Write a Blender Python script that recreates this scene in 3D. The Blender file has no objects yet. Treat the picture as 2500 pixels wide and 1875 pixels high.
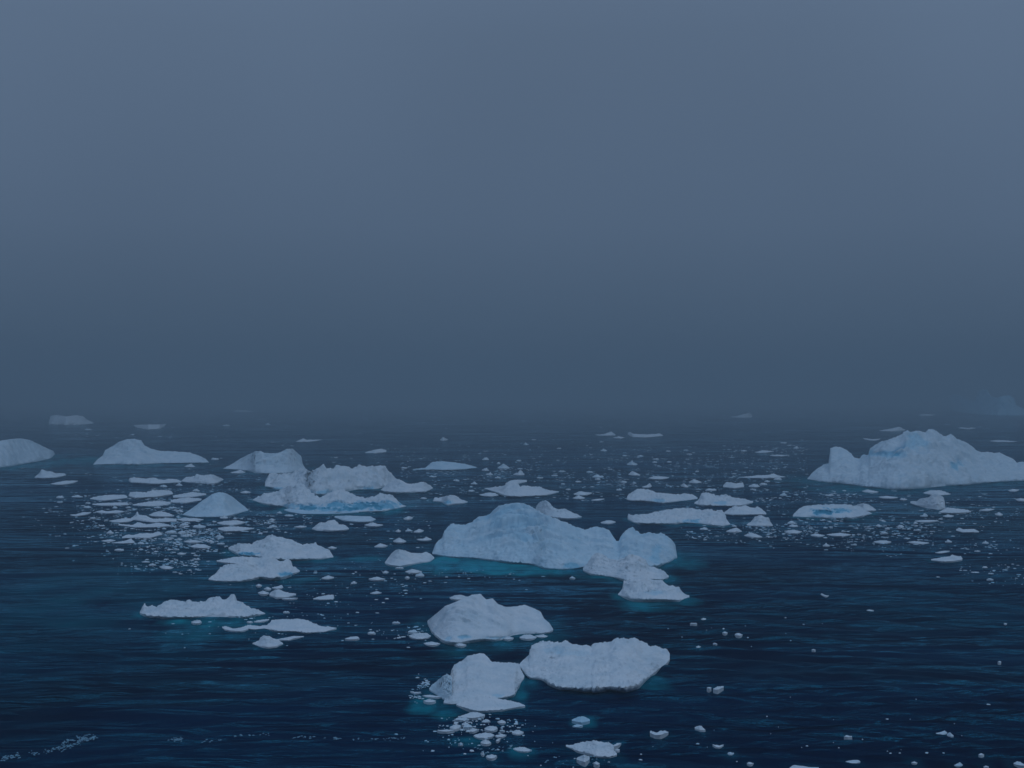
import bpy, math, random
import numpy as np

random.seed(7)
rng = np.random.default_rng(7)
scene = bpy.context.scene
col = scene.collection

# ------------------------------------------------------------------ camera
CAM_H = 12.0                 # eye height on the ship's deck, metres above the water
F = 3434.0                   # focal length in pixels of the 2500 px wide photograph
CX, HZ = 1250.0, 969.0       # principal point / horizon row
cam_data = bpy.data.cameras.new('camera')
cam_data.sensor_width = 36.0
cam_data.lens = 36.0 * F / 2500.0
cam_data.shift_y = (HZ - 937.5) / 2500.0
cam_data.clip_start = 0.1
cam_data.clip_end = 20000
cam = bpy.data.objects.new('camera', cam_data)
cam.location = (0, 0, CAM_H)
cam.rotation_euler = (math.radians(90), 0, 0)
col.objects.link(cam)
scene.camera = cam

# ------------------------------------------------------------------ sky: dense overcast at dusk, brightest overhead
SUN_EL, SUN_AZ = 46, 205
world = bpy.data.worlds.new('World')
scene.world = world
world.use_nodes = True
nt = world.node_tree
nt.nodes.clear()
N = nt.nodes.new
out = N('ShaderNodeOutputWorld')
bg = N('ShaderNodeBackground'); bg.inputs['Strength'].default_value = 1.0
geo = N('ShaderNodeTexCoord')
sep = N('ShaderNodeSeparateXYZ')
ramp = N('ShaderNodeValToRGB')
cr = ramp.color_ramp
cr.interpolation = 'LINEAR'
stops = [(0.0, (.110, .185, .320)), (0.05, (.190, .300, .480)), (0.12, (.255, .380, .595)), (0.25, (.290, .425, .650)),
         (0.55, (.50, .70, 1.06)), (1.0, (.66, .90, 1.34))]
cr.elements[0].position, cr.elements[0].color = stops[0][0], (*stops[0][1], 1)
cr.elements[1].position, cr.elements[1].color = stops[-1][0], (*stops[-1][1], 1)
for p, c in stops[1:-1]:
    e = cr.elements.new(p); e.color = (*c, 1)
nz = N('ShaderNodeTexNoise'); nz.inputs['Scale'].default_value = 2.2; nz.inputs['Detail'].default_value = 2
mr = N('ShaderNodeMapRange')
mr.inputs['From Min'].default_value = .3; mr.inputs['From Max'].default_value = .7
mr.inputs['To Min'].default_value = .90; mr.inputs['To Max'].default_value = 1.10
vm = N('ShaderNodeVectorMath'); vm.operation = 'SCALE'
sky = N('ShaderNodeTexSky'); sky.sky_type = 'NISHITA'; sky.sun_disc = False
sky.sun_elevation = math.radians(SUN_EL); sky.sun_rotation = math.radians(SUN_AZ)
va = N('ShaderNodeVectorMath'); va.operation = 'MULTIPLY_ADD'
va.inputs[1].default_value = (.004, .004, .004)
L = nt.links.new
L(geo.outputs['Generated'], sep.inputs[0]); L(sep.outputs['Z'], ramp.inputs[0])
L(geo.outputs['Generated'], nz.inputs['Vector']); L(nz.outputs['Fac'], mr.inputs['Value'])
L(ramp.outputs['Color'], vm.inputs[0]); L(mr.outputs[0], vm.inputs['Scale'])
L(sky.outputs[0], va.inputs[0]); L(vm.outputs[0], va.inputs[2])
L(va.outputs[0], bg.inputs['Color']); L(bg.outputs[0], out.inputs['Surface'])

sun_d = bpy.data.lights.new('sun', 'SUN')
sun_d.energy = 0.65; sun_d.angle = math.radians(16); sun_d.color = (.80, .90, 1.0)
sun = bpy.data.objects.new('sun', sun_d)
az, el = math.radians(SUN_AZ), math.radians(SUN_EL)
sun.rotation_euler = (math.radians(90 - SUN_EL), 0, math.radians(SUN_AZ - 145))
col.objects.link(sun)

scene.view_settings.view_transform = 'Standard'
scene.view_settings.look = 'None'
scene.view_settings.gamma = 1
scene.view_settings.exposure = -1.40
scene.render.engine = 'CYCLES'
cy = scene.cycles
cy.max_bounces = 5; cy.diffuse_bounces = 2; cy.glossy_bounces = 2; cy.volume_bounces = 2
cy.transmission_bounces = 2; cy.transparent_max_bounces = 4
cy.use_denoising = True
cy.caustics_reflective = False

# ------------------------------------------------------------------ noise
_p = rng.permutation(256); PERM = np.concatenate([_p, _p, _p])
GR = rng.normal(size=(256, 3)); GR /= np.linalg.norm(GR, axis=1)[:, None]

def perlin(P):
    P = np.asarray(P, float)
    i = np.floor(P).astype(int); f = P - i; i &= 255
    u = f * f * f * (f * (f * 6 - 15) + 10)
    r = 0
    for dx in (0, 1):
        for dy in (0, 1):
            for dz in (0, 1):
                h = PERM[PERM[PERM[i[..., 0] + dx] + i[..., 1] + dy] + i[..., 2] + dz]
                d = (GR[h] * (f - (dx, dy, dz))).sum(-1)
                w = (u[..., 0] if dx else 1 - u[..., 0]) * (u[..., 1] if dy else 1 - u[..., 1]) * (u[..., 2] if dz else 1 - u[..., 2])
                r = r + d * w
    return r * 1.5

def fbm(P, octv=4, gain=.5, billow=False):
    a, s, r = 1.0, 1.0, 0
    for k in range(octv):
        n = perlin(P * s + 17.3 * k)
        r = r + a * (np.abs(n) * 2 - .6 if billow else n)
        a *= gain; s *= 2.03
    return r

# ------------------------------------------------------------------ materials
def nodes_of(name):
    m = bpy.data.materials.new(name); m.use_nodes = True
    t = m.node_tree
    return m, t, t.nodes.get('Principled BSDF')

def make_ice():
    m, t, b = nodes_of('glacier_ice')
    N, L = t.nodes.new, t.links.new
    at = N('ShaderNodeAttribute'); at.attribute_name = 'blue'
    tc = N('ShaderNodeTexCoord')
    n1 = N('ShaderNodeTexNoise'); n1.inputs['Scale'].default_value = .9; n1.inputs['Detail'].default_value = 6; n1.inputs['Roughness'].default_value = .6
    n2 = N('ShaderNodeTexNoise'); n2.inputs['Scale'].default_value = 5; n2.inputs['Detail'].default_value = 7; n2.inputs['Roughness'].default_value = .55
    L(tc.outputs['Object'], n1.inputs['Vector']); L(tc.outputs['Object'], n2.inputs['Vector'])
    snow = N('ShaderNodeMix'); snow.data_type = 'RGBA'
    snow.inputs['A'].default_value = (.64, .78, .86, 1); snow.inputs['B'].default_value = (.80, .89, .94, 1)
    r1 = N('ShaderNodeMapRange'); r1.inputs['From Min'].default_value = .35; r1.inputs['From Max'].default_value = .62
    L(n1.outputs['Fac'], r1.inputs['Value']); L(r1.outputs[0], snow.inputs['Factor'])
    mul = N('ShaderNodeMath'); mul.operation = 'MULTIPLY_ADD'; mul.inputs[1].default_value = .4; mul.inputs[2].default_value = -.2
    add = N('ShaderNodeMath'); add.operation = 'ADD'; add.use_clamp = True
    sc = N('ShaderNodeMath'); sc.operation = 'MULTIPLY'
    L(n2.outputs['Fac'], mul.inputs[0]); L(mul.outputs[0], sc.inputs[0]); L(at.outputs['Fac'], sc.inputs[1])
    L(sc.outputs[0], add.inputs[0]); L(at.outputs['Fac'], add.inputs[1])
    ramp = N('ShaderNodeValToRGB'); c = ramp.color_ramp
    c.elements[0].position = 0; c.elements[0].color = (1, 1, 1, 1)
    c.elements[1].position = 1; c.elements[1].color = (.05, .37, .52, 1)
    e = c.elements.new(.35); e.color = (.66, .90, 1.0, 1)
    e = c.elements.new(.7); e.color = (.22, .62, .80, 1)
    L(add.outputs[0], ramp.inputs[0])
    mm = N('ShaderNodeMix'); mm.data_type = 'RGBA'; mm.blend_type = 'MULTIPLY'; mm.inputs['Factor'].default_value = 1
    L(snow.outputs['Result'], mm.inputs['A']); L(ramp.outputs['Color'], mm.inputs['B'])
    L(mm.outputs['Result'], b.inputs['Base Color'])
    b.inputs['Roughness'].default_value = .62
    b.inputs['Specular IOR Level'].default_value = .25
    bp = N('ShaderNodeBump'); bp.inputs['Strength'].default_value = .35; bp.inputs['Distance'].default_value = .07
    L(n2.outputs['Fac'], bp.inputs['Height']); L(bp.outputs[0], b.inputs['Normal'])
    return m

def make_water():
    m, t, b = nodes_of('sea_water')
    N, L = t.nodes.new, t.links.new
    at = N('ShaderNodeAttribute'); at.attribute_name = 'shelf'
    tc = N('ShaderNodeTexCoord')
    def noise(scale, sx, sy, rot, detail, rough=.55, dist=0):
        mp = N('ShaderNodeMapping'); mp.inputs['Scale'].default_value = (sx, sy, 1); mp.inputs['Rotation'].default_value = (0, 0, math.radians(rot))
        n = N('ShaderNodeTexNoise'); n.inputs['Scale'].default_value = scale; n.inputs['Detail'].default_value = detail
        n.inputs['Roughness'].default_value = rough; n.inputs['Distortion'].default_value = dist
        L(tc.outputs['Object'], mp.inputs['Vector']); L(mp.outputs[0], n.inputs['Vector'])
        return n
    # colour of the water body: deep navy with drifting greener patches, turquoise over sunken ice
    big = noise(.03, .6, 1.3, 10, 4, .6, .8)
    deep = N('ShaderNodeMix'); deep.data_type = 'RGBA'
    deep.inputs['A'].default_value = (.0000, .003, .021, 1); deep.inputs['B'].default_value = (.0001, .018, .062, 1)
    r0 = N('ShaderNodeMapRange'); r0.inputs['From Min'].default_value = .35; r0.inputs['From Max'].default_value = .65
    L(big.outputs['Fac'], r0.inputs['Value']); L(r0.outputs[0], deep.inputs['Factor'])
    tq = N('ShaderNodeMix'); tq.data_type = 'RGBA'
    tq.inputs['B'].default_value = (.004, .30, .37, 1)
    L(deep.outputs['Result'], tq.inputs['A']); L(at.outputs['Fac'], tq.inputs['Factor'])
    t.nodes.remove(b)
    w1 = noise(.36, .5, 1.4, -24, 2, .45, .7)
    w2 = noise(1.1, .6, 1.5, 14, 4, .6, .6)
    w3 = noise(4.5, .7, 1.3, -8, 3, .6, .3)
    prev = None
    gust = noise(.06, .5, 1.1, -20, 3, .55, 1.0)
    w0 = noise(.07, .5, 1.5, -14, 2, .5, .9)
    for n, s, d in ((w0, .9, 3.2), (w1, 1.0, 1.5), (w2, .7, .30), (w3, .4, .05)):
        bp = N('ShaderNodeBump'); bp.inputs['Strength'].default_value = s; bp.inputs['Distance'].default_value = d
        L(n.outputs['Fac'], bp.inputs['Height'])
        if n in (w1, w2):      # gusts and slicks
            gm = N('ShaderNodeMapRange'); gm.inputs['From Min'].default_value = .38; gm.inputs['From Max'].default_value = .60
            gm.inputs['To Min'].default_value = s * .22; gm.inputs['To Max'].default_value = s
            L(gust.outputs['Fac'], gm.inputs['Value']); L(gm.outputs[0], bp.inputs['Strength'])
        if prev: L(prev.outputs[0], bp.inputs['Normal'])
        prev = bp
    dif = N('ShaderNodeBsdfDiffuse'); L(tq.outputs['Result'], dif.inputs['Color']); L(prev.outputs[0], dif.inputs['Normal'])
    gl = N('ShaderNodeBsdfGlossy'); gl.inputs['Roughness'].default_value = .10; gl.inputs['Color'].default_value = (.14, .74, .98, 1)
    L(prev.outputs[0], gl.inputs['Normal'])
    fr = N('ShaderNodeFresnel'); fr.inputs['IOR'].default_value = 1.333; L(prev.outputs[0], fr.inputs['Normal'])
    fp = N('ShaderNodeMath'); fp.operation = 'POWER'; fp.inputs[1].default_value = 2.0; L(fr.outputs[0], fp.inputs[0])
    fm = N('ShaderNodeMath'); fm.operation = 'MULTIPLY'; fm.inputs[1].default_value = 1.25; fm.use_clamp = True; L(fp.outputs[0], fm.inputs[0])
    fg = N('ShaderNodeFresnel'); fg.inputs['IOR'].default_value = 1.333
    fq = N('ShaderNodeMath'); fq.operation = 'POWER'; fq.inputs[1].default_value = 2.0; L(fg.outputs[0], fq.inputs[0])
    f6 = N('ShaderNodeMath'); f6.operation = 'POWER'; f6.inputs[1].default_value = 6.0; L(fg.outputs[0], f6.inputs[0])
    fa = N('ShaderNodeMath'); fa.operation = 'MULTIPLY_ADD'; fa.inputs[1].default_value = 1.9; fa.inputs[2].default_value = 0.95
    L(f6.outputs[0], fa.inputs[0]); L(fa.outputs[0], fm.inputs[1])
    gt = N('ShaderNodeMix'); gt.data_type = 'RGBA'; gt.inputs['A'].default_value = (.05, .66, .90, 1); gt.inputs['B'].default_value = (.9, .97, 1, 1)
    L(fq.outputs[0], gt.inputs['Factor']); L(gt.outputs['Result'], gl.inputs['Color'])
    mx = N('ShaderNodeMixShader'); L(fm.outputs[0], mx.inputs[0]); L(dif.outputs[0], mx.inputs[1]); L(gl.outputs[0], mx.inputs[2])
    L(mx.outputs[0], t.nodes['Material Output'].inputs['Surface'])
    return m

ICE = make_ice()
WATER = make_water()

# ------------------------------------------------------------------ helpers
def dist_of(y):                       # ground distance of a picture row on the water
    return CAM_H * F / max(y - HZ, 8)

def mesh_object(name, V, Fc, mat, attr=None, attr_name='blue', smooth=True, origin=None):
    me = bpy.data.meshes.new(name)
    V = np.asarray(V, float)
    if origin is not None:
        V = V - np.asarray(origin)
    Fc = np.asarray(Fc)
    me.vertices.add(len(V)); me.vertices.foreach_set('co', V.ravel())
    k = Fc.shape[1]
    me.loops.add(Fc.size); me.loops.foreach_set('vertex_index', Fc.ravel().astype(np.int32))
    me.polygons.add(len(Fc)); me.polygons.foreach_set('loop_start', np.arange(0, Fc.size, k, dtype=np.int32))
    me.update(calc_edges=True)
    me.validate()
    if smooth:
        me.polygons.foreach_set('use_smooth', np.ones(len(me.polygons), bool))
    if attr is not None:
        a = me.attributes.new(attr_name, 'FLOAT', 'POINT'); a.data.foreach_set('value', np.asarray(attr, np.float32))
    me.materials.append(mat)
    o = bpy.data.objects.new(name, me)
    if origin is not None:
        o.location = origin
    col.objects.link(o)
    return o

def tag(o, label=None, cat=None, group=None, kind=None):
    if label: o['label'] = label
    if cat: o['category'] = cat
    if group: o['group'] = group
    if kind: o['kind'] = kind
    return o

WIN = {'1': (0, 960, .28933), '2': (500, 1060, .28933), '3': (1000, 1140, .31646), '4': (1400, 960, .28933),
       '5': (1860, 920, .28933), '6': (0, 1395, .28933), '7': (300, 1395, .28933), '8': (980, 1395, .28933),
       '9': (1500, 1395, .28933), '0': (1860, 1395, .28933)}

def pts(s, w):
    ox, oy, k = WIN[w]
    return np.array([[ox + float(a) * k, oy + float(b) * k] for a, b in (q.split(',') for q in s.split())])

FOOT = []         # (polyline of front waterline in metres, strength, reach) used for the sunken shelves

def ice_mesh(name, top, base, frac=.5, p=.5, rough=1.0, folds=.3, seed=0, blue=0.0, patches=(), back=.7, shelf=0.25, fold_dir=.0, step=2.0, dc=.55, lipk=1.0, rel=1.0):
    """One floating block of ice. top / base are the ridge line and the front waterline."""
    x0, x1 = top[0, 0], top[-1, 0]
    wpx = x1 - x0
    nx = int(np.clip(wpx / step, 9, 260))
    s = np.linspace(0, 1, nx)
    px = x0 + s * wpx
    yt = np.interp(px, top[:, 0], top[:, 1]); yb = np.interp(px, base[:, 0], base[:, 1])
    kb = max(1, nx // 36)
    kk = np.hanning(2 * kb + 3); kk /= kk.sum()
    yb = np.convolve(np.pad(yb, kb + 1, mode='reflect', reflect_type='odd'), kk, 'valid')
    yb = np.maximum(yb, yt + .15)
    Df = CAM_H * F / (yb - HZ)
    hv = (yb - yt)
    nf = int(np.clip(hv.max() / step * 1.5, 5, 110))
    nb = max(4, nf // 3)
    wm = wpx * Df.mean() / F
    Dmax = CAM_H * F / np.maximum(yt - HZ, 12)
    dr = np.minimum(frac * (Dmax - Df), dc * wm + 0 * Df)
    cap = Dmax - Df
    dr = np.minimum(dr, .80 * cap)
    k = max(1, nx // 11)
    ker = np.hanning(2 * k + 3); ker /= ker.sum()
    drs = np.convolve(np.pad(dr, k + 1, mode='edge'), ker, 'valid')
    drs = np.minimum(drs, .88 * cap)
    drs = np.maximum(drs, .02)
    Dr = Df + drs
    zr = CAM_H - (yt - HZ) * Dr / F
    H = max(zr.max(), .05)
    k2_ = max(1, nx // 9)
    kr = np.hanning(2 * k2_ + 3); kr /= kr.sum()
    zs = np.minimum(np.convolve(np.pad(zr, k2_ + 1, mode='edge'), kr, 'valid'), zr * 1.15 + .02)
    t = np.linspace(0, 1, nf) ** 1.25
    tb = np.linspace(0, 1, nb + 1)[1:]
    env = np.clip(np.minimum(s, 1 - s) * 14, 0, 1)
    rows = []
    ri = np.random.default_rng(seed + 11)
    off = ri.uniform(0, 100, 3)
    def row(D, z): return np.stack([(px - CX) * D / F, D, z], -1)
    # the swell has melted a notch at the waterline: a lip overhangs it in places
    lip = lipk * np.clip(.028 * wm, .02, .16) * env * np.clip(.5 + 1.1 * fbm(np.stack([s * wm / 3.5, 0 * s, 0 * s], -1) + off, 3), 0, 1.2)
    lip = np.minimum(lip, (.3 if lipk <= 1 else .7) * np.maximum(zr, 0))
    D0 = (CAM_H - lip) * F / (yb - HZ)
    und = np.minimum(1.6 * lip, .4 * drs)
    rows.append(row(D0 + und + .15 * drs, -0.12 * H - .5 + 0 * s))
    rows.append(row(D0 + und, -0.03 + 0 * s))
    rows.append(row(D0 + .5 * und, .35 * lip))
    for tt in t:
        D = Df + drs * tt + (D0 - Df) * math.exp(-tt * 14)
        e = tt ** p
        P = np.stack([(px - CX) * D / F, D, 0 * D], -1)
        q = P / max(wm * .16, .2)
        q2 = q.copy(); q2[:, 0] += fold_dir * q2[:, 1]; q2[:, 1] *= .8
        n = fbm(q2 + off, 4, .52)
        n2 = fbm(q * 2.4 + off + 5, 4, .55, billow=True)
        z = (zs * e + (zr - zs) * tt ** 1.8) * (1 - folds * np.clip(.35 + 1.1 * n, 0, 1) * math.sin(math.pi * min(tt * 1.0, 1)) ** .7)
        z = z + rough * .05 * H * n2 * (1 - tt) * tt * 4 * env
        z = np.maximum(z, lip * (1 - .3 * tt)) if tt < .9 else z
        zmax = CAM_H - (yt + .25 - HZ) * D / F
        z = np.minimum(z, zmax)
        rows.append(np.stack([P[:, 0], P[:, 1], z], -1))
    db = back * np.maximum(drs, .35 * zr) + .02
    for tt in tb:
        D = Dr + db * tt
        z = zr * np.cos(tt * math.pi / 2) ** .8
        z = np.minimum(z, CAM_H - (yt + .5 - HZ) * D / F)
        z = np.minimum(z, zr) - .1 * tt
        rows.append(row(D, z))
    rows.append(row(Dr + db * .8, -0.12 * H - .5 + 0 * s))
    G = np.array(rows)
    # crumbly relief: vector displacement over several scales
    amp = rough * np.clip(.022 * wm, .02, .30)
    amp = min(amp, .16 * H + .01)
    Q = G.copy()
    lam = max(amp * 3.2, .12)
    mask = np.clip((G[..., 2] + .02) / (amp * 1.2), 0, 1) * np.clip(np.minimum(s, 1 - s) * 24, .15, 1)
    for k2 in range(3):
        d = fbm(G / lam + off + 31 * k2, 4, .48, billow=(k2 == 2))
        Q[..., k2] += amp * (.65, .65, .8)[k2] * d * mask
    nr, nc = Q.shape[:2]
    V = Q.reshape(-1, 3)
    idx = np.arange(nr * nc).reshape(nr, nc)
    Fc = np.stack([idx[:-1, :-1], idx[:-1, 1:], idx[1:, 1:], idx[1:, :-1]], -1).reshape(-1, 4)
    # bare blue glacier ice, and some shadowed folds and feet painted in as blue
    vx = CX + F * V[:, 0] / V[:, 1]; vy = HZ + F * (CAM_H - V[:, 2]) / V[:, 1]
    B = np.full(len(V), float(blue))
    nn = fbm(V / max(wm * .08, .15) + off, 4, .55)
    B += blue * .3 * nn
    for (cx_, cy_, rx, ry, st) in patches:
        g = 1 - np.sqrt(((vx - cx_) / rx) ** 2 + ((vy - cy_) / ry) ** 2) + .6 * nn
        B += st * np.clip(g * 2.2, 0, 1)
    B = np.clip(B, 0, 1)
    # hollows, flutes and slumped faces: relief pushed into the block
    sm = np.array([wm * .13, wm * .13, max(H * .42, .1)])
    fl = np.abs(fbm(V / sm * .9 + off + 40, 3, .5)) * 1.1
    g2 = fbm(V / max(wm * .055, .12) + off + 60, 3, .55) * .35
    push = rel * .20 * min(H, 3.0) * (fl + g2)
    for (cx_, cy_, rx, ry, st) in patches:
        g = 1 - np.sqrt(((vx - cx_) / rx) ** 2 + ((vy - cy_) / ry) ** 2) + .3 * nn
        push += .9 * min(st, .7) * min(H, 3.0) * np.clip(g * 1.6, 0, 1) * .45
    sx = np.tile(s, nr); m2 = np.clip(V[:, 2] / (.35 * H + .02), 0, 1) * np.clip(np.minimum(sx, 1 - sx) * 12, 0, 1)
    m2 = np.maximum(m2, .35 * (V[:, 2] > -.01) * np.clip(np.minimum(sx, 1 - sx) * 12, 0, 1))
    k3 = 1 + push * m2 / V[:, 1]
    V = np.stack([V[:, 0] * k3, V[:, 1] * k3, CAM_H + (V[:, 2] - CAM_H) * k3], -1)
    o = mesh_object(name, V, Fc, ICE, B, origin=((px.mean() - CX) * Df.mean() / F, Df.mean(), 0))
    FOOT.append((np.stack([(px - CX) * Df / F, Df], -1), shelf, H))
    return o

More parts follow.
